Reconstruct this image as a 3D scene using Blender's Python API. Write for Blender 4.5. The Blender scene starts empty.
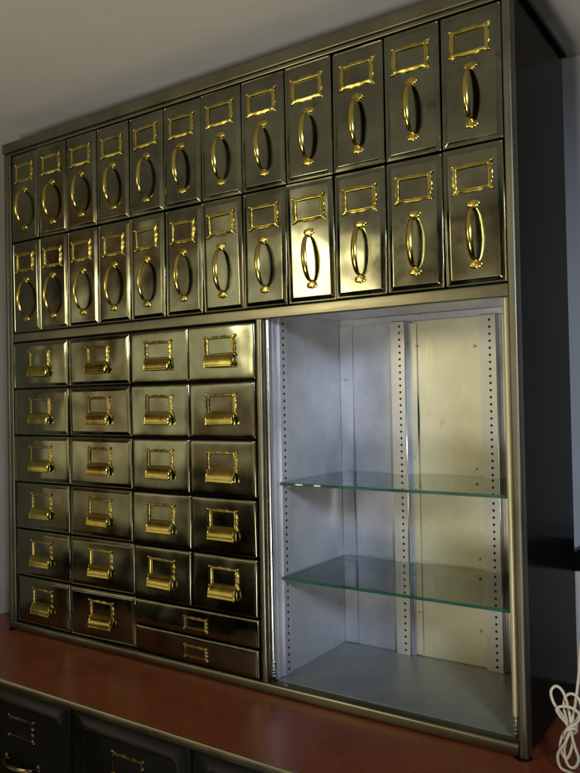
import bpy, bmesh, math, random
from mathutils import Vector, Matrix
random.seed(7)
S = bpy.context.scene
COL = S.collection
PI = math.pi

# ------------------------------------------------------------------ materials
def new_mat(name):
    m = bpy.data.materials.new(name); m.use_nodes = True
    nt = m.node_tree
    return m, nt, nt.nodes['Principled BSDF'], nt.nodes, nt.links

def ramp(nodes, stops):
    r = nodes.new('ShaderNodeValToRGB')
    e = r.color_ramp.elements
    e[0].position, e[0].color = stops[0][0], stops[0][1]
    e[1].position, e[1].color = stops[-1][0], stops[-1][1]
    for p, c in stops[1:-1]:
        n = e.new(p); n.color = c
    return r

def g4(v): return (v, v, v, 1) if not isinstance(v, tuple) else (*v, 1)

def metal(name, col_a, col_b, rough=(.2, .35), metallic=1.0, streak=(60, 60, 3), wav=.0, fine=.02,
          blotch_scale=6, wav_scale=7, spot=0.0, spot_col=(.03, .02, .012), spec=None):
    """Worn sheet metal: blotchy colour, brushed roughness, gentle oil-canning in the bump."""
    m, nt, b, N, L = new_mat(name)
    geo = N.new('ShaderNodeNewGeometry')
    n1 = N.new('ShaderNodeTexNoise'); n1.inputs['Scale'].default_value = blotch_scale
    n1.inputs['Detail'].default_value = 6; n1.inputs['Roughness'].default_value = .65
    L.new(geo.outputs['Position'], n1.inputs['Vector'])
    r1 = ramp(N, [(.33, g4(col_a)), (.68, g4(col_b))]); L.new(n1.outputs['Fac'], r1.inputs['Fac'])
    colout = r1.outputs['Color']
    if spot > 0:
        n3 = N.new('ShaderNodeTexNoise'); n3.inputs['Scale'].default_value = 34
        n3.inputs['Detail'].default_value = 4
        L.new(geo.outputs['Position'], n3.inputs['Vector'])
        r3 = ramp(N, [(.66, g4(0.0)), (.74, g4(spot))]); L.new(n3.outputs['Fac'], r3.inputs['Fac'])
        mx = N.new('ShaderNodeMix'); mx.data_type = 'RGBA'
        L.new(r3.outputs['Color'], mx.inputs['Factor'])
        L.new(colout, mx.inputs['A']); mx.inputs['B'].default_value = g4(spot_col)
        colout = mx.outputs['Result']
    L.new(colout, b.inputs['Base Color'])
    b.inputs['Metallic'].default_value = metallic
    if spec is not None: b.inputs['Specular IOR Level'].default_value = spec
    mp = N.new('ShaderNodeMapping'); mp.inputs['Scale'].default_value = streak
    L.new(geo.outputs['Position'], mp.inputs['Vector'])
    n2 = N.new('ShaderNodeTexNoise'); n2.inputs['Scale'].default_value = 3
    n2.inputs['Detail'].default_value = 5
    L.new(mp.outputs['Vector'], n2.inputs['Vector'])
    mixr = N.new('ShaderNodeMath'); mixr.operation = 'MULTIPLY_ADD'
    L.new(n2.outputs['Fac'], mixr.inputs[0]); mixr.inputs[1].default_value = .5
    half = N.new('ShaderNodeMath'); half.operation = 'MULTIPLY'; half.inputs[1].default_value = .5
    L.new(n1.outputs['Fac'], half.inputs[0]); L.new(half.outputs[0], mixr.inputs[2])
    mr = N.new('ShaderNodeMapRange'); mr.inputs['From Min'].default_value = .3; mr.inputs['From Max'].default_value = .7
    mr.inputs['To Min'].default_value = rough[0]; mr.inputs['To Max'].default_value = rough[1]
    L.new(mixr.outputs[0], mr.inputs['Value']); L.new(mr.outputs[0], b.inputs['Roughness'])
    last = None
    if fine > 0:
        bf = N.new('ShaderNodeBump'); bf.inputs['Strength'].default_value = fine; bf.inputs['Distance'].default_value = .001
        L.new(n2.outputs['Fac'], bf.inputs['Height']); last = bf
    if wav > 0:
        n4 = N.new('ShaderNodeTexNoise'); n4.inputs['Scale'].default_value = wav_scale; n4.inputs['Detail'].default_value = 1.5
        L.new(geo.outputs['Position'], n4.inputs['Vector'])
        bw = N.new('ShaderNodeBump'); bw.inputs['Strength'].default_value = wav; bw.inputs['Distance'].default_value = .02
        L.new(n4.outputs['Fac'], bw.inputs['Height'])
        if last: L.new(last.outputs['Normal'], bw.inputs['Normal'])
        last = bw
    if last: L.new(last.outputs['Normal'], b.inputs['Normal'])
    return m

M = {}
M['steel'] = metal('olive_bronze_steel', (.150, .146, .103), (.265, .270, .190), (.06, .22), streak=(7, 7, 5), wav=.42, wav_scale=6, blotch_scale=7.5, fine=.002, spot=.3)
M['rail'] = metal('brushed_rail_steel', (.165, .155, .11), (.26, .25, .175), (.26, .40), streak=(4, 60, 60), wav=.03, fine=.012)
M['stile'] = metal('brushed_stile_steel', (.125, .12, .09), (.20, .185, .135), (.38, .54), wav=.03, fine=.012)
M['brass'] = metal('polished_brass', (.46, .355, .075), (.66, .53, .145), (.13, .26), blotch_scale=22, wav=.02, wav_scale=40, fine=.006, spot=.5, spot_col=(.22, .10, .03))
M['hood_brass'] = metal('worn_hood_brass', (.30, .235, .055), (.52, .42, .125), (.12, .28), blotch_scale=16, wav=.02, wav_scale=40, fine=.004, spot=.5, spot_col=(.16, .08, .03))
M["dull_brass"] = metal("tarnished_brass", (.22, .14, .04), (.40, .29, .09), (.22, .42), blotch_scale=25, fine=.02)
M['dark_brass'] = metal('blackened_brass', (.08, .06, .03), (.26, .20, .09), (.2, .4), blotch_scale=30, fine=.02)
M['inner_brass'] = metal('dark_inner_brass', (.05, .035, .012), (.09, .065, .022), (.4, .55), blotch_scale=25, fine=.01)  # much darker brass tone for the strap's inner faces
M['screw'] = metal('screw_metal', (.16, .10, .04), (.3, .2, .08), (.25, .4), blotch_scale=60, fine=0)
M['zinc'] = metal('galvanised_sheet', (.37, .38, .42), (.62, .63, .67), (.28, .46), metallic=.55, wav=.10, wav_scale=6, fine=.02, spot=.35, spot_col=(.22, .22, .24), blotch_scale=4)
M['zinc_warm'] = metal('warm_zinc_sheet', (.56, .55, .40), (.72, .705, .54), (.34, .5), metallic=.5, wav=.03, wav_scale=5, fine=.02, spot=.4, spot_col=(.28, .25, .18), blotch_scale=7)  # warmer, lighter zinc tone for the right-hand sheets
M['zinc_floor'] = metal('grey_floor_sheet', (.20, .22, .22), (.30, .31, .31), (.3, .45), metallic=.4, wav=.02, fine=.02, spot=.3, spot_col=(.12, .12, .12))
M['post'] = metal('perforated_steel', (.50, .50, .47), (.60, .60, .57), (.34, .46), metallic=.55, wav=.0, fine=.03, spot=.25, spot_col=(.3, .29, .26))
M['chrome'] = metal('plated_rod', (.62, .63, .66), (.75, .76, .78), (.16, .28), wav=.0, fine=.02)
M['black'] = metal('black_lacquered_side', (.004, .004, .004), (.007, .007, .0065), (.12, .2), metallic=0, wav=.015, fine=.0, spec=.012)
M['base_black'] = metal('black_lacquered_drawers', (.006, .006, .0055), (.014, .013, .011), (.16, .26), metallic=0, wav=.03, fine=.004, spec=.16)
M['void'] = metal('gap_shade', (.006, .006, .005), (.01, .01, .009), (.6, .8), metallic=0, fine=0)  # near-black colour standing in for the shade in gaps and holes
M['edge_trim'] = metal('counter_edge_strip', (.34, .30, .20), (.46, .41, .29), (.25, .4), streak=(3, 60, 60), fine=.04)
M['lino'] = metal('red_linoleum', (.150, .033, .0115), (.200, .044, .016), (.22, .34), metallic=0, streak=(8, 50, 50), wav=.02, fine=.006, blotch_scale=9, spec=.4)
M['cord'] = metal('cream_cord', (.52, .47, .34), (.64, .59, .44), (.4, .55), metallic=0, fine=0)
M['jamb'] = metal('pale_yellow_rod', (.50, .46, .27), (.62, .58, .36), (.32, .45), metallic=.35, wav=0, fine=.006)  # pale yellow tone of the right rod
M['pale'] = metal('pale_painted_board', (.55, .53, .50), (.64, .62, .58), (.4, .55), metallic=0, fine=.02)

def plaster(name, a, b_, scale=2.5):
    m, nt, b, N, L = new_mat(name)
    geo = N.new('ShaderNodeNewGeometry')
    n = N.new('ShaderNodeTexNoise'); n.inputs['Scale'].default_value = scale; n.inputs['Detail'].default_value = 5
    n.inputs['Distortion'].default_value = .6
    L.new(geo.outputs['Position'], n.inputs['Vector'])
    r = ramp(N, [(.35, g4(a)), (.65, g4(b_))]); L.new(n.outputs['Fac'], r.inputs['Fac'])
    L.new(r.outputs['Color'], b.inputs['Base Color'])
    b.inputs['Roughness'].default_value = 1.25
    n2 = N.new('ShaderNodeTexNoise'); n2.inputs['Scale'].default_value = 9; n2.inputs['Detail'].default_value = 3
    L.new(geo.outputs['Position'], n2.inputs['Vector'])
    bp = N.new('ShaderNodeBump'); bp.inputs['Strength'].default_value = .25; bp.inputs['Distance'].default_value = .01
    L.new(n2.outputs['Fac'], bp.inputs['Height']); L.new(bp.outputs['Normal'], b.inputs['Normal'])
    return m
M['ceiling'] = plaster('ceiling_plaster', (.57, .56, .53), (.61, .60, .57))
M['alcove_wall'] = plaster('alcove_wall_plaster', (.56, .55, .45), (.62, .61, .50))
M['wall'] = plaster('wall_plaster', (.46, .47, .50), (.52, .53, .56))

def glass_mat():
    m = bpy.data.materials.new('clear_shelf_glass'); m.use_nodes = True
    nt = m.node_tree; N = nt.nodes; L = nt.links
    for n in list(N): N.remove(n)
    out = N.new('ShaderNodeOutputMaterial'); mix = N.new('ShaderNodeMixShader')
    tr = N.new('ShaderNodeBsdfTransparent'); tr.inputs['Color'].default_value = (.86, .92, .89, 1)
    gl = N.new('ShaderNodeBsdfGlossy'); gl.inputs['Roughness'].default_value = .03
    gl.inputs['Color'].default_value = (.95, 1, .97, 1)
    fr = N.new('ShaderNodeFresnel'); fr.inputs['IOR'].default_value = 1.5
    L.new(fr.outputs[0], mix.inputs[0]); L.new(tr.outputs[0], mix.inputs[1]); L.new(gl.outputs[0], mix.inputs[2])
    L.new(mix.outputs[0], out.inputs['Surface'])
    return m
M['glass'] = glass_mat()
def edge_mat():
    m, nt, b, N, L = new_mat('green_glass_edge')
    geo = N.new('ShaderNodeNewGeometry')
    mp = N.new('ShaderNodeMapping'); mp.inputs['Scale'].default_value = (14, 14, 200)
    L.new(geo.outputs['Position'], mp.inputs['Vector'])
    n = N.new('ShaderNodeTexNoise'); n.inputs['Scale'].default_value = 1; n.inputs['Detail'].default_value = 3
    L.new(mp.outputs[0], n.inputs['Vector'])
    r = ramp(N, [(.35, (.007, .036, .023, 1)), (.7, (.03, .12, .075, 1))]); L.new(n.outputs['Fac'], r.inputs['Fac'])
    L.new(r.outputs['Color'], b.inputs['Base Color']); b.inputs['Roughness'].default_value = .08
    return m
M['glass_edge'] = edge_mat()
M['chip'] = metal('chipped_glass', (.5, .54, .44), (.75, .78, .66), (.25, .5), metallic=0, blotch_scale=120, fine=0)

# ------------------------------------------------------------------ mesh helpers
def link(name, bm, mat, parent=None, smooth=False, recalc=True, loc=(0, 0, 0)):
    if recalc: bmesh.ops.recalc_face_normals(bm, faces=bm.faces)
    me = bpy.data.meshes.new(name)
    if smooth:
        for f in bm.faces: f.smooth = True
    bm.to_mesh(me); bm.free()
    for mm in (mat if isinstance(mat, (list, tuple)) else [mat]): me.materials.append(M[mm])
    if smooth and smooth is not True:
        try: me.set_sharp_from_angle(angle=math.radians(smooth))
        except Exception: pass
    o = bpy.data.objects.new(name, me); COL.objects.link(o)
    o.location = loc
    if parent: o.parent = parent
    return o

def box(bm, x0, x1, y0, y1, z0, z1, bev=0.0, seg=2):
    vs = [bm.verts.new((x, y, z)) for x in (x0, x1) for y in (y0, y1) for z in (z0, z1)]
    q = [(0, 1, 3, 2), (4, 6, 7, 5), (0, 4, 5, 1), (2, 3, 7, 6), (0, 2, 6, 4), (1, 5, 7, 3)]
    fs = [bm.faces.new([vs[i] for i in f]) for f in q]
    if bev > 0:
        es = list({e for f in fs for e in f.edges})
        bmesh.ops.bevel(bm, geom=es, offset=bev, segments=seg, affect='EDGES', profile=.5)
    return bm

def loops_bridge(bm, loops, cap_first=False, cap_last=False, closed=True):
    vl = [[bm.verts.new(p) for p in lp] for lp in loops]
    n = len(vl[0])
    for a, b in zip(vl[:-1], vl[1:]):
        for i in range(n if closed else n - 1):
            j = (i + 1) % n
            bm.faces.new((a[i], a[j], b[j], b[i]))
    if cap_first: bm.faces.new(vl[0])
    if cap_last: bm.faces.new(vl[-1])
    return vl

def rrect(hw, hh, r, seg=4):
    r = max(1e-4, min(r, hw * .95, hh * .95)); pts = []
    for cx, cz, a0 in ((hw - r, hh - r, 0), (-hw + r, hh - r, 90), (-hw + r, -hh + r, 180), (hw - r, -hh + r, 270)):
        for k in range(seg + 1):
            a = math.radians(a0 + 90 * k / seg)
            pts.append((cx + r * math.cos(a), cz + r * math.sin(a)))
    return pts

def panel(w, h, prof, r0=.002):
    """A pressed sheet front: prof = (inset, y, corner radius)"""
    bm = bmesh.new()
    lp = [[(x, y, z) for x, z in rrect(w / 2 - i, h / 2 - i, r)] for i, y, r in prof]
    loops_bridge(bm, lp, cap_first=True, cap_last=True)
    return bm

def extrude_x(bm, prof, x0, x1):
    loops_bridge(bm, [[(x0, y, z) for y, z in prof], [(x1, y, z) for y, z in prof]], True, True)
def extrude_z(bm, prof, z0, z1):
    loops_bridge(bm, [[(x, y, z0) for x, y in prof], [(x, y, z1) for x, y in prof]], True, True)

def tube(bm, pts, r, seg=10, cap=True):
    pts = [Vector(p) for p in pts]; loops = []
    up = Vector((0, 0, 1)); prev = None
    for i, p in enumerate(pts):
        t = (pts[min(i + 1, len(pts) - 1)] - pts[max(i - 1, 0)]).normalized()
        if prev is None:
            a = t.orthogonal().normalized()
        else:
            a = (prev - t * prev.dot(t))
            a = a.normalized() if a.length > 1e-6 else t.orthogonal().normalized()
        prev = a; b = t.cross(a)
        rr = r[i] if isinstance(r, (list, tuple)) else r
        loops.append([p + a * rr * math.cos(2 * PI * k / seg) + b * rr * math.sin(2 * PI * k / seg) for k in range(seg)])
    loops_bridge(bm, loops, cap, cap)

def dome(bm, c, r, h, axis='y-', seg=12, rings=4):
    """small dome bulging towards -y"""
    loops = []
    for k in range(rings):
        a = k / rings * PI / 2
        rr, hh = r * math.cos(a), h * math.sin(a)
        loops.append([(c[0] + rr * math.cos(2 * PI * i / seg), c[1] - hh, c[2] + rr * math.sin(2 * PI * i / seg)) for i in range(seg)])
    loops_bridge(bm, loops, True, True)

def empty(name, loc=(0, 0, 0)):
    o = bpy.data.objects.new(name, None); COL.objects.link(o); o.location = loc
    o.empty_display_size = .05
    return o
def tag(o, label, cat, group=None):
    o['label'] = label; o['category'] = cat
    if group: o['group'] = group
def copy_tree(o, parent=None):
    c = o.copy(); COL.objects.link(c)
    if parent: c.parent = parent
    for ch in list(o.children): copy_tree(ch, c)
    return c

# ------------------------------------------------------------------ hardware
def rect_loop(a, b, n=18):
    """counter-clockwise rectangle, n samples a side, with outward normal and side parameter"""
    out = []
    cs = [(a, -b), (a, b), (-a, b), (-a, -b)]; nr = [(1, 0), (0, 1), (-1, 0), (0, -1)]
    for s in range(4):
        p, q = cs[s], cs[(s + 1) % 4]
        for k in range(n):
            u = k / n
            nx, nz = nr[s]
            if k == 0:
                px, pz = nr[s - 1]; nx, nz = nx + px, nz + pz
            out.append((p[0] + (q[0] - p[0]) * u, p[1] + (q[1] - p[1]) * u, nx, nz, u))
    return out

def holder_bm(a=.0340, b=.0222, aa=.0268, ab=.0160, wave=.0034, lobe=.0040, bottom_wave=True, nails=.0030, ridge=.0031):
    bm = bmesh.new()
    n = 18
    R = rect_loop(a, b, n); A = rect_loop(aa, ab, n)
    outer = []
    for i, (x, z, nx, nz, u) in enumerate(R):
        o = wave * math.exp(-((u - .5) / .17) ** 2) + .0014 * math.cos(u * 6 * PI) * (0.25 < u < .75)
        o += lobe * (math.exp(-(u / .075) ** 2) + math.exp(-((1 - u) / .075) ** 2))
        if not bottom_wave and (i // n) == 3: o *= .3
        outer.append((x + nx * o, z + nz * o))
    inner = [(x, z) for x, z, *_ in A]
    def lp(f, y): return [(p[0] + (q[0] - p[0]) * f, y, p[1] + (q[1] - p[1]) * f) for p, q in zip(outer, inner)]
    loops = [lp(0, 0), lp(0, -.0012), lp(.07, -.0020), lp(.16, -.0023), lp(.48, -.0023), lp(.60, -ridge * .92), lp(.72, -ridge), lp(.84, -ridge * .92), lp(.95, -.0019), lp(1, -.0012), lp(1, 0)]
    loops_bridge(bm, loops)
    for sx in (-1, 1):
        for sz in (-1, 1):
            dome(bm, (sx * (a + .0004), -.0015, sz * (b + .0004)), nails, .0026)
    return bm

def polar_union(circles, n=44):
    pts = []
    for i in range(n):
        t = 2 * PI * i / n; dx, dz = math.cos(t), math.sin(t); best = .001
        for cx, cz, r in circles:
            b = dx * cx + dz * cz; c = cx * cx + cz * cz - r * r
            d = b * b - c
            if d > 0: best = max(best, b + math.sqrt(d))
        pts.append((dx * best, dz * best))
    return pts

def plate(bm, cz, flip):
    out = polar_union([(-.0062, .0005, .0058), (.0062, .0005, .0058), (0, .0035, .0042), (0, -.0055, .0046)])
    out = [(x, z * flip) for x, z in out]
    if flip < 0: out = out[::-1]
    lp = lambda s, y: [(x * s, y, cz + z * s) for x, z in out]
    loops_bridge(bm, [lp(1, 0), lp(1, -.0012), lp(.9, -.0022), lp(.6, -.0027)], True, True)

def pull_bm(H=.0445, d=.0255, wmid=.0122, wend=.0056):
    """vertical bow pull: two lobed screw plates and a hollow strap that bows out between them"""
    bm = bmesh.new()
    plate(bm, H + .0055, 1); plate(bm, -H - .0055, -1)
    loops = []; n = 34; k = 9
    for i in range(n + 1):
        t = i / n; s = math.sin(PI * t)
        z = H * math.cos(PI * t) * (1 - .02 * s)
        yc = -.0012 - d * s ** .82
        w = wend + (wmid - wend) * s ** 1.1
        ty = -d * math.cos(PI * t); tz = -H * math.sin(PI * t)
        l = math.hypot(ty, tz); ny, nz = tz / l, -ty / l          # outward normal in the y-z plane
        if t < .12 or t > .88:
            f = min(t, 1 - t) / .12; ny, nz = ny * f - (1 - f), nz * f; ll = math.hypot(ny, nz); ny, nz = ny / ll, nz / ll
        up, lo = [], []
        for j in range(k):
            u = -1 + 2 * j / (k - 1)
            h = (1 - u * u) * .0034 * (w / wmid)
            up.append((u * w / 2, yc + ny * h, z + nz * h))
            h2 = h - .0020
            lo.append((u * (w / 2 - .0004), yc + ny * h2, z + nz * h2))
        loops.append(up + lo[::-1])
    f0 = len(bm.faces)
    loops_bridge(bm, loops, True, True)
    bm.faces.ensure_lookup_table()
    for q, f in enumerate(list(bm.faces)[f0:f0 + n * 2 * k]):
        if k <= q % (2 * k) <= 2 * k - 2: f.material_index = 2      # darker inside of the strap
    return bm

def screws_bm(H=.0445):
    bm = bmesh.new()
    for s in (1, -1):
        for x in (-.0062, .0062): dome(bm, (x, -.0019, s * (H + .0060)), .0021, .0016, seg=10, rings=3)
    return bm

def cup_bm():
    """hooded finger pull under the label frame: a quarter-round sheet hood with stamped end cheeks, open below"""
    bm = bmesh.new()
    hw = .0352; d, zt, zb = .0112, -.0025, -.0245
    n = 12; sec = []
    for i in range(n + 1):
        a = PI / 2 * i / n
        sec.append((-.0012 - d * math.sin(a) ** .9, zb + (zt - zb) * math.cos(a) ** .9))
    sec += [(-.0012 - d - .0006, zb - .0016), (-.0012 - d - .0002, zb - .0034)]
    inn = [(y + .0013, z - .0010) for y, z in sec[::-1]]
    ring = sec + inn
    xs = [-hw, -hw * .985, -hw * .5, 0, hw * .5, hw * .985, hw]
    loops_bridge(bm, [[(x, min(y, -.0003), z) for y, z in ring] for x in xs], True, True)
    # end cheeks: pressed shells that follow the hood, with a raised rim
    cheek = sec + [(-.0004, zb - .0034), (-.0004, zt)]
    cy, cz = -.0070, zb + .0070
    for s in (-1, 1):
        lps = []
        for f, dx in ((1.0, -.0022), (1.07, -.0010), (1.07, .0006), (1.0, .0012), (.88, .0008), (.62, .0020), (.25, .0026)):
            lps.append([(s * (hw + dx), min(cy + (y - cy) * f, -.0003), cz + (z - cz) * f) for y, z in cheek])
        loops_bridge(bm, lps, True, True)
    return bm

# ------------------------------------------------------------------ the cabinet
P = .11
ZT, ZM, ZB = 1.2535, 1.0205, .7810
ZL, RP = .7555, .1218
XA, XB, XC, XD = .2142, .4366, .6158, .7955
XR0, XR1 = 1.3205, 1.3360
XI, DI = .8230, .2910
cab = empty('document_cabinet', (.654, .165, 0))
tag(cab, 'tall olive steel filing cabinet with brass handles and an open grey compartment', 'cabinet')
ORG = Vector((.654, .165, 0))
def cpart(name, bm, mat, smooth=False):
    o = link(name, bm, mat, None, smooth)
    for v in o.data.vertices: v.co -= ORG
    o.parent = cab
    return o

# carcass
b = bmesh.new(); box(b, -.0275, -.0225, .004, .330, .004, 1.276); cpart('side_panel', b, 'black')
b = bmesh.new(); box(b, 1.3170, 1.3345, .0125, .330, .004, 1.276, .001, 1)
o = cpart('side_panel', b, 'black'); o['label'] = 'glossy black lacquered side panel'
b = bmesh.new(); box(b, -.0360, 1.3420, -.004, .336, 1.2765, 1.2875, .0012, 1); cpart('top_panel', b, 'black')
b = bmesh.new(); box(b, -.0222, 1.3165, .322, .3285, .004, 1.276); cpart('rear_panel', b, 'void')
b = bmesh.new()
box(b, -.0222, 1.3165, .0140, .0180, .7790, 1.276)
box(b, -.0222, .8120, .0140, .0180, .004, .7785)
cpart('drawer_bay', b, 'void')  # near-black backing sheet, paints the shade between the drawers

# frame: top moulding, rails, stiles
b = bmesh.new()
extrude_x(b, [(.012, 1.2545), (-.0050, 1.2545), (-.0062, 1.2552), (-.0066, 1.2565), (-.0062, 1.2580), (-.0040, 1.2592), (-.0040, 1.2622), (-.0085, 1.2634),
              (-.0100, 1.2640), (-.0106, 1.2655), (-.0106, 1.2870), (-.0098, 1.2890), (-.0080, 1.2895), (.012, 1.2895)], -.0330, 1.3400)
cpart('top_moulding', b, 'rail')
b = bmesh.new()
extrude_x(b, [(.010, .7575), (-.0052, .7575), (-.0062, .7579), (-.0067, .7588), (-.0068, .7600), (-.0068, .7770), (-.0067, .7782), (-.0062, .7791), (-.0052, .7795), (.010, .7795)], -.0005, XR0 - .0004)
cpart('middle_rail', b, 'rail', 40)
b = bmesh.new()
extrude_x(b, [(.014, .0015), (-.0080, .0015), (-.0096, .0025), (-.0102, .0045), (-.0102, .0165), (-.0094, .0198), (-.0074, .0217), (-.0045, .0224), (.014, .0225)], -.0285, XR0 - .0004)
cpart('bottom_rail', b, 'rail', 40)
b = bmesh.new()
extrude_z(b, [(-.0300, .010), (-.0300, -.006), (-.0285, -.0085), (-.0205, -.0085), (-.0190, -.0065), (-.0140, -.0065), (-.0125, -.0090), (-.0040, -.0090), (-.0022, -.0070), (-.0022, .010)], .0228, 1.2540)
cpart('stile', b, 'stile')
b = bmesh.new()
pr = [(XR0, .012), (XR0, -.004)]
for cx, a0 in ((XR0 + .0032, 180), (XR1 - .0050, 90)):
    rr = .0032 if a0 == 180 else .0050
    for k in range(6):
        a = math.radians(a0 - 90 * k / 5); pr.append((cx + rr * math.cos(a), -.0062 - rr * math.sin(a) * .9))
pr += [(XR1, .012)]
extrude_z(b, pr, .0015, 1.2540)
cpart('stile', b, 'stile', 50)
b = bmesh.new()
extrude_z(b, [(.7975, .012), (.7975, -.004), (.7990, -.0070), (.8020, -.0082), (.8095, -.0082), (.8120, -.0068), (.8132, -.0040), (.8132, .012)], .0228, .7570)
cpart('divider_post', b, 'rail', 50)
for x, y, z in [(1.3275, -.0095, z) for z in (.12, .345, .70, .93, 1.17)] + [(-.0245, -.0083, z) for z in (.14, .40, .72, 1.0)]:
    b = bmesh.new(); dome(b, (x, y, z), .0022, .0012, seg=10, rings=3); cpart('screw', b, 'screw', True)
for x in (1.326, -.018):
    b = bmesh.new(); tube(b, [(x, -.004, .0005), (x, -.004, .0010), (x, -.004, .0014)], [.014, .015, .012], 20)
    cpart('foot_disc', b, 'black')

# --- drawer kinds
FRAMED = [(0, .012, .002), (0, -.0030, .002), (.0003, -.0037, .002), (.0010, -.0041, .0022), (.0018, -.0039, .0024), (.0024, -.0034, .0024), (.0030, -.0033, .0024),
          (.0036, -.0035, .0024), (.0060, -.00425, .0022), (.0086, -.0050, .002), (.0092, -.0053, .0018), (.0099, -.0056, .0016), (.0108, -.0057, .0015), (.0120, -.0057, .0015), (.0130, -.0057, .0015)]
PLAIN = [(0, .012, .002), (0, -.0040, .002), (.0004, -.0051, .002), (.0012, -.0063, .0022), (.0022, -.0069, .0022), (.0045, -.00725, .0022), (.0075, -.0074, .0022), (.0110, -.00748, .0022), (.0160, -.0075, .0022), (.0175, -.0075, .0022)]

def tall_drawer():
    w, h = P - .0030, ZT - ZM - .0035
    d = link('drawer', panel(w, h, FRAMED), 'steel', cab, 60)
    lh = link('label_holder', holder_bm(), 'brass', d, 40, loc=(0, -.0057, .0635))
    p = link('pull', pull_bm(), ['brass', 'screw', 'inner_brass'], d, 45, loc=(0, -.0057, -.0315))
    # the screws belong to the pull's own mesh
    p.data = joined(p.data, screws_bm())
    return d
def joined(me, bm2):
    bm = bmesh.new(); bm.from_mesh(me)
    t = bpy.data.meshes.new('pull'); bmesh.ops.recalc_face_normals(bm2, faces=bm2.faces)
    for f in bm2.faces: f.smooth = True; f.material_index = 1
    bm2.to_mesh(t); bm2.free(); bm.from_mesh(t); bpy.data.meshes.remove(t)
    bm.to_mesh(me); bm.free()
    return me
def low_drawer(w, prof):
    h = RP - .0040
    d = link('drawer', panel(w, h, prof), 'steel', cab, 60)
    y = prof[-1][1]
    link('label_holder', holder_bm(a=.0395, b=.0200, aa=.0310, ab=.0150, wave=.0024, lobe=.0028, bottom_wave=False, nails=.0032, ridge=.0032), 'hood_brass', d, 40, loc=(0, y, .0140))
    link('hood_pull', cup_bm(), 'hood_brass', d, 35, loc=(0, y, -.0020))
    return d

rnd = random.Random(21)
def place(d, x, z, tilt=.014, push=.0012):
    d.location = Vector((x, -.001 + rnd.uniform(-push, push * .4), z)) - ORG
    k = 2.0 if rnd.random() < .2 else 1
    d.rotation_euler = (rnd.gauss(0, tilt * .8) * k, rnd.uniform(-.0022, .0022), rnd.gauss(0, tilt) * k)

first = tall_drawer()
hz = (ZT - ZM)
for row in range(2):
    for i in range(12):
        d = first if (row == 0 and i == 0) else copy_tree(first, cab)
        x = (i + .5) * P
        z = ZT - hz / 2 if row == 0 else (ZM + ZB) / 2 - .0005
        place(d, x, z, .010)
        if row == 1 and i == 8: d.rotation_euler = (.030, 0, .026)      # sits crooked in its bay
        if row == 1 and i == 9: d.rotation_euler = (-.006, 0, .004)
        if row == 1: d.scale = (1, 1, (ZM - ZB - .0035) / (ZT - ZM - .0035))
        for ch in d.children:
            ch.rotation_euler = (0, rnd.gauss(0, .016), 0)
            ch.location = ch.location + Vector((rnd.gauss(0, .0006), 0, rnd.gauss(0, .0008)))
cols = [(0.0, XA, FRAMED, 6), (XA, XB, FRAMED, 6), (XB, XC, PLAIN, 5), (XC, XD, PLAIN, 5)]
for x0, x1, prof, n in cols:
    src = None
    for k in range(n):
        if src is None: src = low_drawer(x1 - x0 - .0035, prof); d = src
        else: d = copy_tree(src, cab)
        place(d, (x0 + x1) / 2, ZL - RP * (k + .5), .013)
        for ch in d.children: ch.rotation_euler = (0, rnd.gauss(0, .010), 0)
# two wide shallow drawers under the third and fourth column
w = XD - XB - .0035; hh = (RP / 2) - .0032
wide = link('drawer', panel(w, hh, PLAIN), 'steel', cab, 60)
wide['label'] = 'wide shallow drawer with a tarnished card frame'
link('label_holder', holder_bm(a=.0325, b=.0130, aa=.0275, ab=.0085, wave=.0014, lobe=.0028, nails=.0026, ridge=.0034), 'dull_brass', wide, 40, loc=(.008, -.0075, -.0040))
for k in range(2):
    d = wide if k == 0 else copy_tree(wide, cab)
    place(d, (XB + XD) / 2, ZL - RP * 5 - RP / 2 * (k + .5) - .0006, .006, .0006)

# --- the open compartment
ZF, ZC = .0240, .7765
def sheet(x0, x1, z0, z1, y, bulge=None, nx=14, nz=40, th=.0010, cut=None):
    bm = bmesh.new(); lo = []
    for j in range(nz + 1):
        z = z0 + (z1 - z0) * j / nz; rowf, rowb = [], []
        for i in range(nx + 1):
            u = i / nx; xa = x0 + (cut(z) if cut else 0); x = xa + (x1 - xa) * u
            dy = bulge(u, z) if bulge else 0
            rowf.append((x, y - dy, z)); rowb.append((x, y - dy + th, z))
        lo.append(rowf + rowb[::-1])
    loops_bridge(bm, lo, True, True)
    return bm
# left lining wall, its front flange and the roller rod
b = bmesh.new(); box(b, XI - .0060, XI, .0190, DI + .0035, ZF - .002, ZC + .001); cpart('compartment_wall', b, 'zinc')
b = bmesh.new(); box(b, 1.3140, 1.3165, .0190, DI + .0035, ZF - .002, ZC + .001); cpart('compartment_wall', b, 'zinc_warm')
b = bmesh.new(); box(b, XI + .0002, 1.3138, .0145, DI + .0030, ZC, ZC + .0016); cpart('compartment_ceiling', b, 'zinc')
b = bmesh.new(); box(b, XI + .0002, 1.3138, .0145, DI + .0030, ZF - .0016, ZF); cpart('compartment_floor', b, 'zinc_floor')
b = bmesh.new(); box(b, XI + .0004, 1.3136, DI + .0030, DI + .0050, ZF, ZC - .0002); cpart('compartment_back', b, 'zinc')
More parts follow.
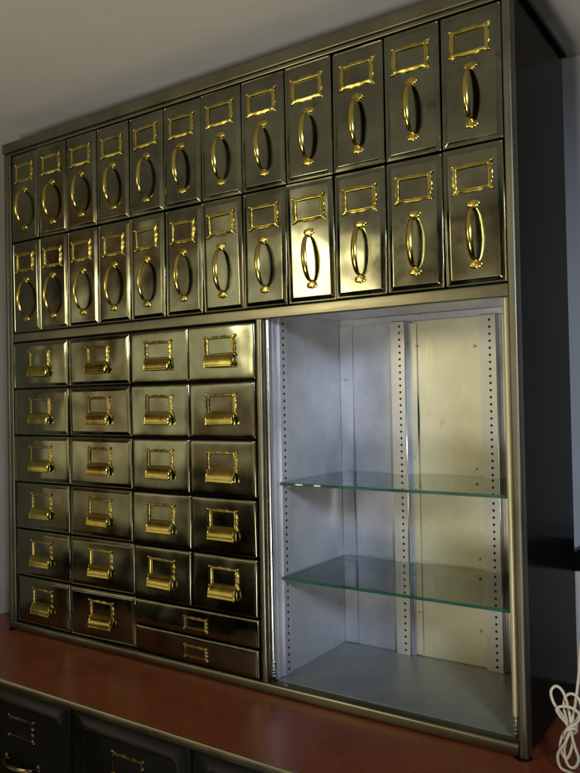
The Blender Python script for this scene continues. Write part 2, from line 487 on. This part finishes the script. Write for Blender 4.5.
# the back is lined with separate overlapping sheets
b = sheet(XI + .004, .9560, ZF + .002, ZC - .012, DI + .0015, lambda u, z: .0022 * math.sin(PI * u) * math.sin((z - .02) * 4.2)); cpart('back_sheet', b, 'zinc', 40)
b = sheet(XI + .0008, .8575, ZF + .003, .7605, DI - .0012,
          lambda u, z: .0060 * u * u * max(0, math.sin(PI * min(1, max(0, (z - .16) / .46)))) ** 2, 6, 48); cpart('corner_strip', b, 'zinc', 40)
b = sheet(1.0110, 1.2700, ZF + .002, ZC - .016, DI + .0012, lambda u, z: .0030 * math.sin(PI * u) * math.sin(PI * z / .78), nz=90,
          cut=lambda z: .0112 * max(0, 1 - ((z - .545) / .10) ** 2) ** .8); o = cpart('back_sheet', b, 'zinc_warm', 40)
o['label'] = 'warm-toned zinc back sheet'
b = bmesh.new(); box(b, 1.0125, 1.0290, DI + .0024, DI + .0028, .40, .70); cpart('gap_shade', b, 'void')  # solid dark strip painted as the shade behind the cut edge
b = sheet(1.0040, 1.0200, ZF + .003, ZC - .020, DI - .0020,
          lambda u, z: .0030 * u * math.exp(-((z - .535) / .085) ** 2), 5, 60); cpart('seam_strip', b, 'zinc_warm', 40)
b = bmesh.new(); box(b, .8600, 1.3120, DI - .0030, DI - .0015, ZC - .0150, ZC - .0008, .0004, 1); cpart('back_lip', b, 'zinc')
for x, z in ((.905, ZC - .009), (1.0115, ZC - .009), (1.110, ZC - .008), (1.02, .705), (1.152, .698), (1.012, .46), (1.150, .44), (.842, .635), (.842, .40),
             (1.152, .25), (1.012, .20), (1.0130, .12), (1.1515, .10), (1.226, .690), (.834, .636)):
    b = bmesh.new(); dome(b, (x, DI - .0030, z), .0028, .0022, seg=10, rings=3); cpart('rivet', b, 'post', True)

def perforated(w, z0, z1, pitch, r, depth=.0070, lip=.006, off=0.0):
    """steel strip with a punched row of holes, folded back along both edges (faces -y)"""
    bm = bmesh.new(); n = int((z1 - z0) / pitch); pad = ((z1 - z0) - n * pitch) / 2; s = 16
    hp = pitch / 2
    def cell(zc):
        sq, ci, cb = [], [], []
        for k in range(s):
            a = 2 * PI * k / s
            c, sn = math.cos(a), math.sin(a); m = max(abs(c), abs(sn))
            sq.append((off + hp * c / m, 0, zc + hp * sn / m)); ci.append((off + r * c, 0, zc + r * sn)); cb.append((off + r * c, .0035, zc + r * sn))
        loops_bridge(bm, [sq, ci])
        f1 = len(bm.faces); loops_bridge(bm, [ci, cb]); bm.faces.ensure_lookup_table()
        for f in bm.faces[f1:]: f.material_index = 1  # hole walls coloured dark as the shade inside
    for i in range(n): cell(z0 + pad + pitch * (i + .5))
    zz0, zz1 = z0 + pad, z1 - pad
    def quad(*p): bm.faces.new([bm.verts.new(q) for q in p])
    for xa, xb in ((-w / 2, off - hp), (off + hp, w / 2)): quad((xa, 0, zz0), (xb, 0, zz0), (xb, 0, zz1), (xa, 0, zz1))
    for za, zb in ((z0, zz0), (zz1, z1)):
        if zb - za > 1e-5: quad((-w / 2, 0, za), (w / 2, 0, za), (w / 2, 0, zb), (-w / 2, 0, zb))
    quad((-w / 2, 0, z0), (-w / 2, 0, z1), (-w / 2, depth, z1), (-w / 2, depth, z0))
    quad((w / 2, 0, z0), (w / 2, depth, z0), (w / 2, depth, z1), (w / 2, 0, z1))
    # back web closing the channel, near-black to paint the shade inside the holes
    f0 = len(bm.faces)
    quad((-w / 2 + .0004, .0036, z0), (w / 2 - .0004, .0036, z0), (w / 2 - .0004, .0036, z1), (-w / 2 + .0004, .0036, z1))
    bm.faces.ensure_lookup_table()
    for f in bm.faces[f0:]: f.material_index = 1
    return bm
PIT = .0146
for xc in (.9800, 1.1850):
    bm = perforated(.036, ZF + .0005, ZC - .016, PIT, .0027, depth=.0115, off=.0035)
    bmesh.ops.translate(bm, verts=bm.verts, vec=(xc, DI - .0125, 0))
    me_o = link('perforated_post', bm, ['post', 'void'], None, recalc=False)
    for v in me_o.data.vertices: v.co -= ORG
    me_o.parent = cab
    # folded flange standing beside the post
    b = bmesh.new(); box(b, xc + .0184, xc + .0200, DI - .0170, DI - .0008, ZF + .0005, ZC - .016)
    box(b, xc + .0202, xc + .0245, DI - .0032, DI - .0012, ZF + .0005, ZC - .0165)
    cpart('post_flange', b, 'zinc')
    b = bmesh.new(); tube(b, [(xc + .0192, DI - .0176, ZF + .001), (xc + .0192, DI - .0176, .4), (xc + .0192, DI - .0176, ZC - .017)], .0012, 8); cpart('flange_bead', b, 'chrome', True)
# strip on the left lining wall, turned to face into the compartment
bm = perforated(.026, ZF + .0005, ZC - .0006, PIT, .0031, depth=.0042, off=.0)
bmesh.ops.rotate(bm, verts=bm.verts, cent=(0, 0, 0), matrix=Matrix.Rotation(PI / 2, 3, 'Z'))
bmesh.ops.translate(bm, verts=bm.verts, vec=(XI + .0046, .0500, 0))
o = link('perforated_post', bm, ['zinc', 'void'], None, recalc=False)
for v in o.data.vertices: v.co -= ORG
o.parent = cab
b = bmesh.new(); box(b, .8137, XI - .0005, .0160, .0186, ZF + .001, .7780)
box(b, XI + .0003, XI + .0016, .0190, .0345, ZF + .001, ZC - .001)
box(b, XI + .0003, XI + .0066, .0346, .0360, ZF + .001, ZC - .001)
cpart('post_flange', b, 'zinc')
# roller rods with coil springs
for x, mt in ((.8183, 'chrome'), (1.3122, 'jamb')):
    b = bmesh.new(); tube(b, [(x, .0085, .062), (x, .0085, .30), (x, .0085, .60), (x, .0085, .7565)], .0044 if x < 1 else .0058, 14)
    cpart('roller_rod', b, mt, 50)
    b = bmesh.new(); pts = []
    for k in range(91):
        a = 2 * PI * k / 18; pts.append((x + .0052 * math.cos(a), .0085 + .0052 * math.sin(a), ZF + .004 + .034 * k / 90))
    tube(b, pts, .0011, 6)
    tube(b, [(x, .0085, ZF + .0005), (x, .0085, .062)], .0022, 8)
    cpart('coil_spring', b, 'chrome', True)

# ------------------------------------------------------------------ glass shelves
def shelf(z, label, chips):
    r = empty('glass_shelf', (1.07, .155, z)); tag(r, label, 'shelf', 'glass shelves in the open compartment')
    x0, x1, y0, y1, t = .8290, 1.3115, .0275, .2800, .0058
    bm = bmesh.new(); box(bm, x0, x1, y0, y1, 0, t, .0005, 1)
    for f in bm.faces:
        f.normal_update()
        f.material_index = 0 if abs(f.normal.z) > .9 else 1
    o = link('pane', bm, ['glass', 'glass_edge'], r, loc=(-1.07, -.155, 0))
    if chips:
        rr = random.Random(4)
        for a, w in ((.8640, .021), (.9100, .017)):
            bm = bmesh.new(); n = 9; lo, hi = [], []
            for k in range(n + 1):
                u = k / n; e = math.sin(PI * u) ** .6
                lo.append((a + w * u, y0 - .0004, t * .45 - e * .0016 * rr.uniform(.6, 1.2))); hi.append((a + w * u, y0 - .0004, t * .55 + e * .0016 * rr.uniform(.6, 1.2)))
            loops_bridge(bm, [lo + hi[::-1], [(x, y + .0010, z_) for x, y, z_ in lo + hi[::-1]]], True, True)
            link('chipped_edge', bm, 'chip', r, loc=(-1.07, -.155, 0))
    # the little clips stay in the posts, so they belong to the cabinet
    for cx, cy in ((.9835, DI - .0165), (1.1885, DI - .0165)):
        bm = bmesh.new(); box(bm, cx - .004, cx + .004, cy - .003, DI - .0128, z - .0075, z - .0004, .0006, 1)
        cpart('shelf_clip', bm, 'chrome')
    bm = bmesh.new(); box(bm, XI + .0050, XI + .0150, .0460, .0540, z - .0075, z - .0004, .0006, 1); cpart('shelf_clip', bm, 'chrome')
    bm = bmesh.new(); box(bm, 1.3020, 1.3136, .0320, .0400, z - .0075, z - .0004, .0006, 1); cpart('shelf_clip', bm, 'chrome')
shelf(.4175, 'upper glass shelf with chipped front edge in the open compartment', True)
shelf(.2235, 'lower glass shelf with clean green edge nearest the compartment floor', False)

# ------------------------------------------------------------------ base cabinet and counter
CX0, CX1, CF, CB = -.1745, 1.760, -.2430, .4990
base = empty('base_cabinet', (.79, .13, -.62))
BO = Vector((.79, .13, -.62))
tag(base, 'black lacquered base cabinet with a red linoleum top under the steel cabinet', 'cabinet')
def bpart(name, bm, mat, smooth=False, parent=None):
    o = link(name, bm, mat, None, smooth)
    for v in o.data.vertices: v.co -= BO
    o.parent = base
    return o
b = bmesh.new(); box(b, CX0, CX1, CF, CB, -.0120, 0.0); bpart('countertop', b, 'lino')
b = bmesh.new(); extrude_x(b, [(CF - .0003, -.0150), (CF - .0026, -.0146), (CF - .0032, -.0125), (CF - .0032, -.0020), (CF - .0024, .0006), (CF - .0003, .0012), (CF + .0022, .0010), (CF + .0022, .0003), (CF - .0003, .0002)], CX0, CX1)
bpart('edge_strip', b, 'edge_trim', 40)
b = bmesh.new(); box(b, CX0, CX1, -.2180, CB - .002, -.620, -.0125); bpart('carcass', b, 'base_black')
BASE = [(0, .006, .002), (0, -.0060, .002), (.0012, -.0078, .002), (.0030, -.0082, .003), (.0255, -.0082, .018), (.0275, -.0100, .018), (.0300, -.0106, .018),
        (.0325, -.0098, .017), (.0345, -.0080, .016), (.0365, -.0074, .016), (.0385, -.0073, .016), (.0400, -.0073, .016)]
bd = None
DW = .3205
for i in range(6):
    xc = .165 + DW * (i - .5)
    x0, x1 = max(xc - DW / 2 + .003, CX0 + .004), min(xc + DW / 2 - .003, CX1 - .004)
    if x1 - x0 < .2: continue
    if bd is None:
        bd = link('drawer', panel(DW - .006, .295, BASE), 'base_black', base, 50)
        lh = link('label_holder', holder_bm(a=.042, b=.0215, aa=.0365, ab=.0165, wave=.0012, lobe=.0036, nails=.0040, ridge=.0034), 'dark_brass', bd, 40, loc=(0, -.0070, .0690))
        bm = pull_bm(H=.048, d=.024, wmid=.014, wend=.008)
        bmesh.ops.rotate(bm, verts=bm.verts, cent=(0, 0, 0), matrix=Matrix.Rotation(PI / 2, 3, 'Y'))
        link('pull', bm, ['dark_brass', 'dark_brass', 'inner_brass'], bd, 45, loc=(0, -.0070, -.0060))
        d = bd
    else: d = copy_tree(bd, base)
    d.location = Vector((xc, -.2245 + rnd.uniform(-.002, .002), -.1680)) - BO
    d.rotation_euler = (rnd.gauss(0, .004), 0, rnd.gauss(0, .004))

# ------------------------------------------------------------------ things at the right edge
st = empty('pedestal_stand', (1.395, .415, 0)); tag(st, 'pale narrow stand with a rounded black top behind the cabinet at right', 'stand')
b = bmesh.new(); box(b, -.0760, .0690, -.0600, .0600, .0004, .236, .003, 2); link('column', b, 'pale', st)
b = bmesh.new()
lp = []
for i, z in ((.0025, .2364), (0, .240), (0, .252), (.004, .262), (.014, .272), (.032, .280), (.050, .283)):
    lp.append([(x, y, z) for x, y in rrect(.0800 - i, .0720 - i, max(.008, .02 - i * .2), 5)])
loops_bridge(b, lp, True, True); link('top', b, 'black', st, 50)

# bundled cord hanging from the stand in front of the right wall
cd = empty('power_cord', (1.398, 0, .0)); tag(cd, 'cream cord tied in a looped bundle beside the cabinet foot', 'cord')
def bez(pts, n=14):
    pts = [Vector(p) for p in pts]; out = []
    for i in range(len(pts) - 1):
        p0, p1, p2, p3 = pts[max(i - 1, 0)], pts[i], pts[i + 1], pts[min(i + 2, len(pts) - 1)]
        for k in range(n):
            t = k / n
            out.append(.5 * ((2 * p1) + (-p0 + p2) * t + (2 * p0 - 5 * p1 + 4 * p2 - p3) * t * t + (-p0 + 3 * p1 - 3 * p2 + p3) * t ** 3))
    out.append(pts[-1]); return out
W = (.000, 0, .066)      # where the wrap is
def P3(u, y, z): return (u, y, z)
cps = [P3(.052, .150, .300), P3(.036, .110, .290), P3(.018, .040, .220), P3(.014, .012, .140), P3(.008, .004, .090), P3(.002, .000, .066),
       # big left loop
       P3(-.008, -.002, .082), P3(-.021, -.004, .100), P3(-.0255, -.002, .117), P3(-.018, .002, .1255), P3(-.008, .004, .117), P3(.000, .003, .092), P3(.004, .000, .066),
       # lower strand and left bottom loop
       P3(.006, -.004, .040), P3(-.002, -.008, .018), P3(-.012, -.006, .030), P3(-.010, -.002, .048), P3(-.002, .002, .066),
       # second loop upper right
       P3(-.008, .006, .090), P3(-.006, .008, .108), P3(.004, .006, .1165), P3(.015, .004, .112), P3(.020, .002, .096), P3(.012, .000, .078), P3(.004, -.003, .064),
       # right low loop
       P3(.010, -.006, .040), P3(.016, -.008, .022), P3(.010, -.010, .008), P3(.000, -.010, .010), P3(-.006, -.006, .030), P3(.000, -.002, .064),
       # third loop, low and wide
       P3(-.012, -.010, .086), P3(-.014, -.012, .096), P3(.000, -.012, .102), P3(.016, -.010, .097), P3(.018, -.008, .084), P3(.006, -.006, .066),
       P3(-.003, -.012, .044), P3(-.014, -.014, .024), P3(-.010, -.016, .006), P3(.004, -.020, .0035), P3(.020, -.024, .0035), P3(.034, -.030, .0034)]
b = bmesh.new(); tube(b, bez(cps, 10), .0023, 8); link('strand', b, 'cord', cd, True, loc=(0, 0, 0))
wr = []
for k in range(56):
    a = 2 * PI * k / 22
    wr.append((.002 + (.0095 + .002 * math.sin(k * .31)) * math.cos(a), -.003 + .0085 * math.sin(a), .060 + .010 * math.cos(a * .98 + .7) + .004 * math.sin(k * .19)))
b = bmesh.new(); tube(b, wr, .0023, 8); link('wrap', b, 'cord', cd, True)

# ------------------------------------------------------------------ setting
def structure(name, bm, mat):
    o = link(name, bm, mat); o['kind'] = 'structure'; return o
b = bmesh.new(); box(b, -.40, 3.2, -3.6, .70, 1.3450, 1.42); structure('ceiling', b, 'ceiling')
b = bmesh.new(); box(b, -.1750, 3.2, .5000, .62, -.70, 1.3446); structure('wall', b, 'wall')
b = bmesh.new(); box(b, -.2950, -.1752, -.26, .62, -.70, 1.3446); structure('wall', b, 'alcove_wall')

# ------------------------------------------------------------------ light
w = bpy.data.worlds.new('World'); S.world = w; w.use_nodes = True
N, L = w.node_tree.nodes, w.node_tree.links
bg = N['Background']
tc = N.new('ShaderNodeTexCoord'); sx = N.new('ShaderNodeSeparateXYZ'); L.new(tc.outputs['Generated'], sx.inputs[0])
mz = N.new('ShaderNodeMapRange'); mz.inputs['From Min'].default_value = -1; mz.inputs['From Max'].default_value = 1
L.new(sx.outputs['Z'], mz.inputs['Value'])
rz = ramp(N, [(0, g4(.004)), (.34, g4(.005)), (.40, g4(.04)), (.45, g4(.7)), (.49, g4(1.1)), (.55, g4(1.0)), (.66, g4(.55)), (1, g4(.4))])
L.new(mz.outputs[0], rz.inputs['Fac'])
dp = N.new('ShaderNodeVectorMath'); dp.operation = 'DOT_PRODUCT'; dp.inputs[1].default_value = (-.48, -.877, 0)
L.new(tc.outputs['Generated'], dp.inputs[0])
ma = N.new('ShaderNodeMapRange'); ma.inputs['From Min'].default_value = -1; ma.inputs['From Max'].default_value = 1
L.new(dp.outputs['Value'], ma.inputs['Value'])
ra = ramp(N, [(0, g4(.06)), (.6, g4(.07)), (.88, (.12, .075, .045, 1)), (.945, (.36, .21, .115, 1)), (.985, (.95, .92, .86, 1)), (1, (1.2, 1.2, 1.15, 1))]); L.new(ma.outputs[0], ra.inputs['Fac'])
nz = N.new('ShaderNodeTexNoise'); nz.inputs['Scale'].default_value = 3.6; nz.inputs['Detail'].default_value = 4
L.new(tc.outputs['Generated'], nz.inputs['Vector'])
rn = ramp(N, [(.38, (.05, .035, .025, 1)), (.46, (.55, .40, .24, 1)), (.54, (.95, .92, .62, 1)), (.64, (1.7, 1.65, 1.15, 1))]); L.new(nz.outputs['Fac'], rn.inputs['Fac'])
def mul(a, b_):
    m = N.new('ShaderNodeMix'); m.data_type = 'RGBA'; m.blend_type = 'MULTIPLY'; m.inputs['Factor'].default_value = 1
    L.new(a, m.inputs['A']); L.new(b_, m.inputs['B']); return m.outputs['Result']
L.new(mul(mul(rz.outputs['Color'], ra.outputs['Color']), rn.outputs['Color']), bg.inputs['Color'])
bg.inputs['Strength'].default_value = .75

def lamp(name, kind, loc, target, energy, color, size):
    l = bpy.data.lights.new(name, kind); l.energy = energy; l.color = color
    if kind == 'AREA': l.shape = 'DISK'; l.size = size
    else: l.shadow_soft_size = size
    o = bpy.data.objects.new(name, l); COL.objects.link(o); o.location = loc
    o.rotation_euler = (Vector(target) - Vector(loc)).to_track_quat('-Z', 'Y').to_euler()
    return o
lamp('warm_lamp', 'POINT', (-.15, -1.95, 1.06), (.7, 0, .7), 25, (1, .88, .57), .22)
cool = lamp('cool_lamp', 'AREA', (2.75, -1.75, 1.22), (1.0, .13, .44), 3.3, (.74, .85, 1), .45)
cool.data.spread = math.radians(45)
up = lamp('ceiling_fill', 'AREA', (1.3, -2.6, -.35), (.85, -.2, 1.345), 7.1, (1, .93, .80), .7)  # unseen fill added to brighten the ceiling
up.data.spread = math.radians(70)

# ------------------------------------------------------------------ camera
cam = bpy.data.cameras.new('camera'); co = bpy.data.objects.new('camera', cam); COL.objects.link(co)
R = Matrix(((0.8270913281237953, 0.02516990757991391, 0.5615037049698203),
            (0.561734194833556, -0.0026145241494274513, -0.8273136398115096),
            (-0.019355342857021306, 0.9996797687339134, -0.01630124801959965)))
co.matrix_world = Matrix.Translation((1.70997, -1.22772, .59464)) @ R.to_4x4()
cam.sensor_fit = 'VERTICAL'; cam.sensor_height = 24; cam.lens = 24 * 745 / 773
cam.clip_start = .02; cam.clip_end = 100
S.camera = co
S.view_settings.view_transform = 'Standard'; S.view_settings.look = 'None'
S.view_settings.exposure = 0; S.view_settings.gamma = 1
S.render.engine = 'CYCLES'
S.cycles.use_denoising = True
S.cycles.max_bounces = 10; S.cycles.transparent_max_bounces = 12
S.cycles.sample_clamp_indirect = 6
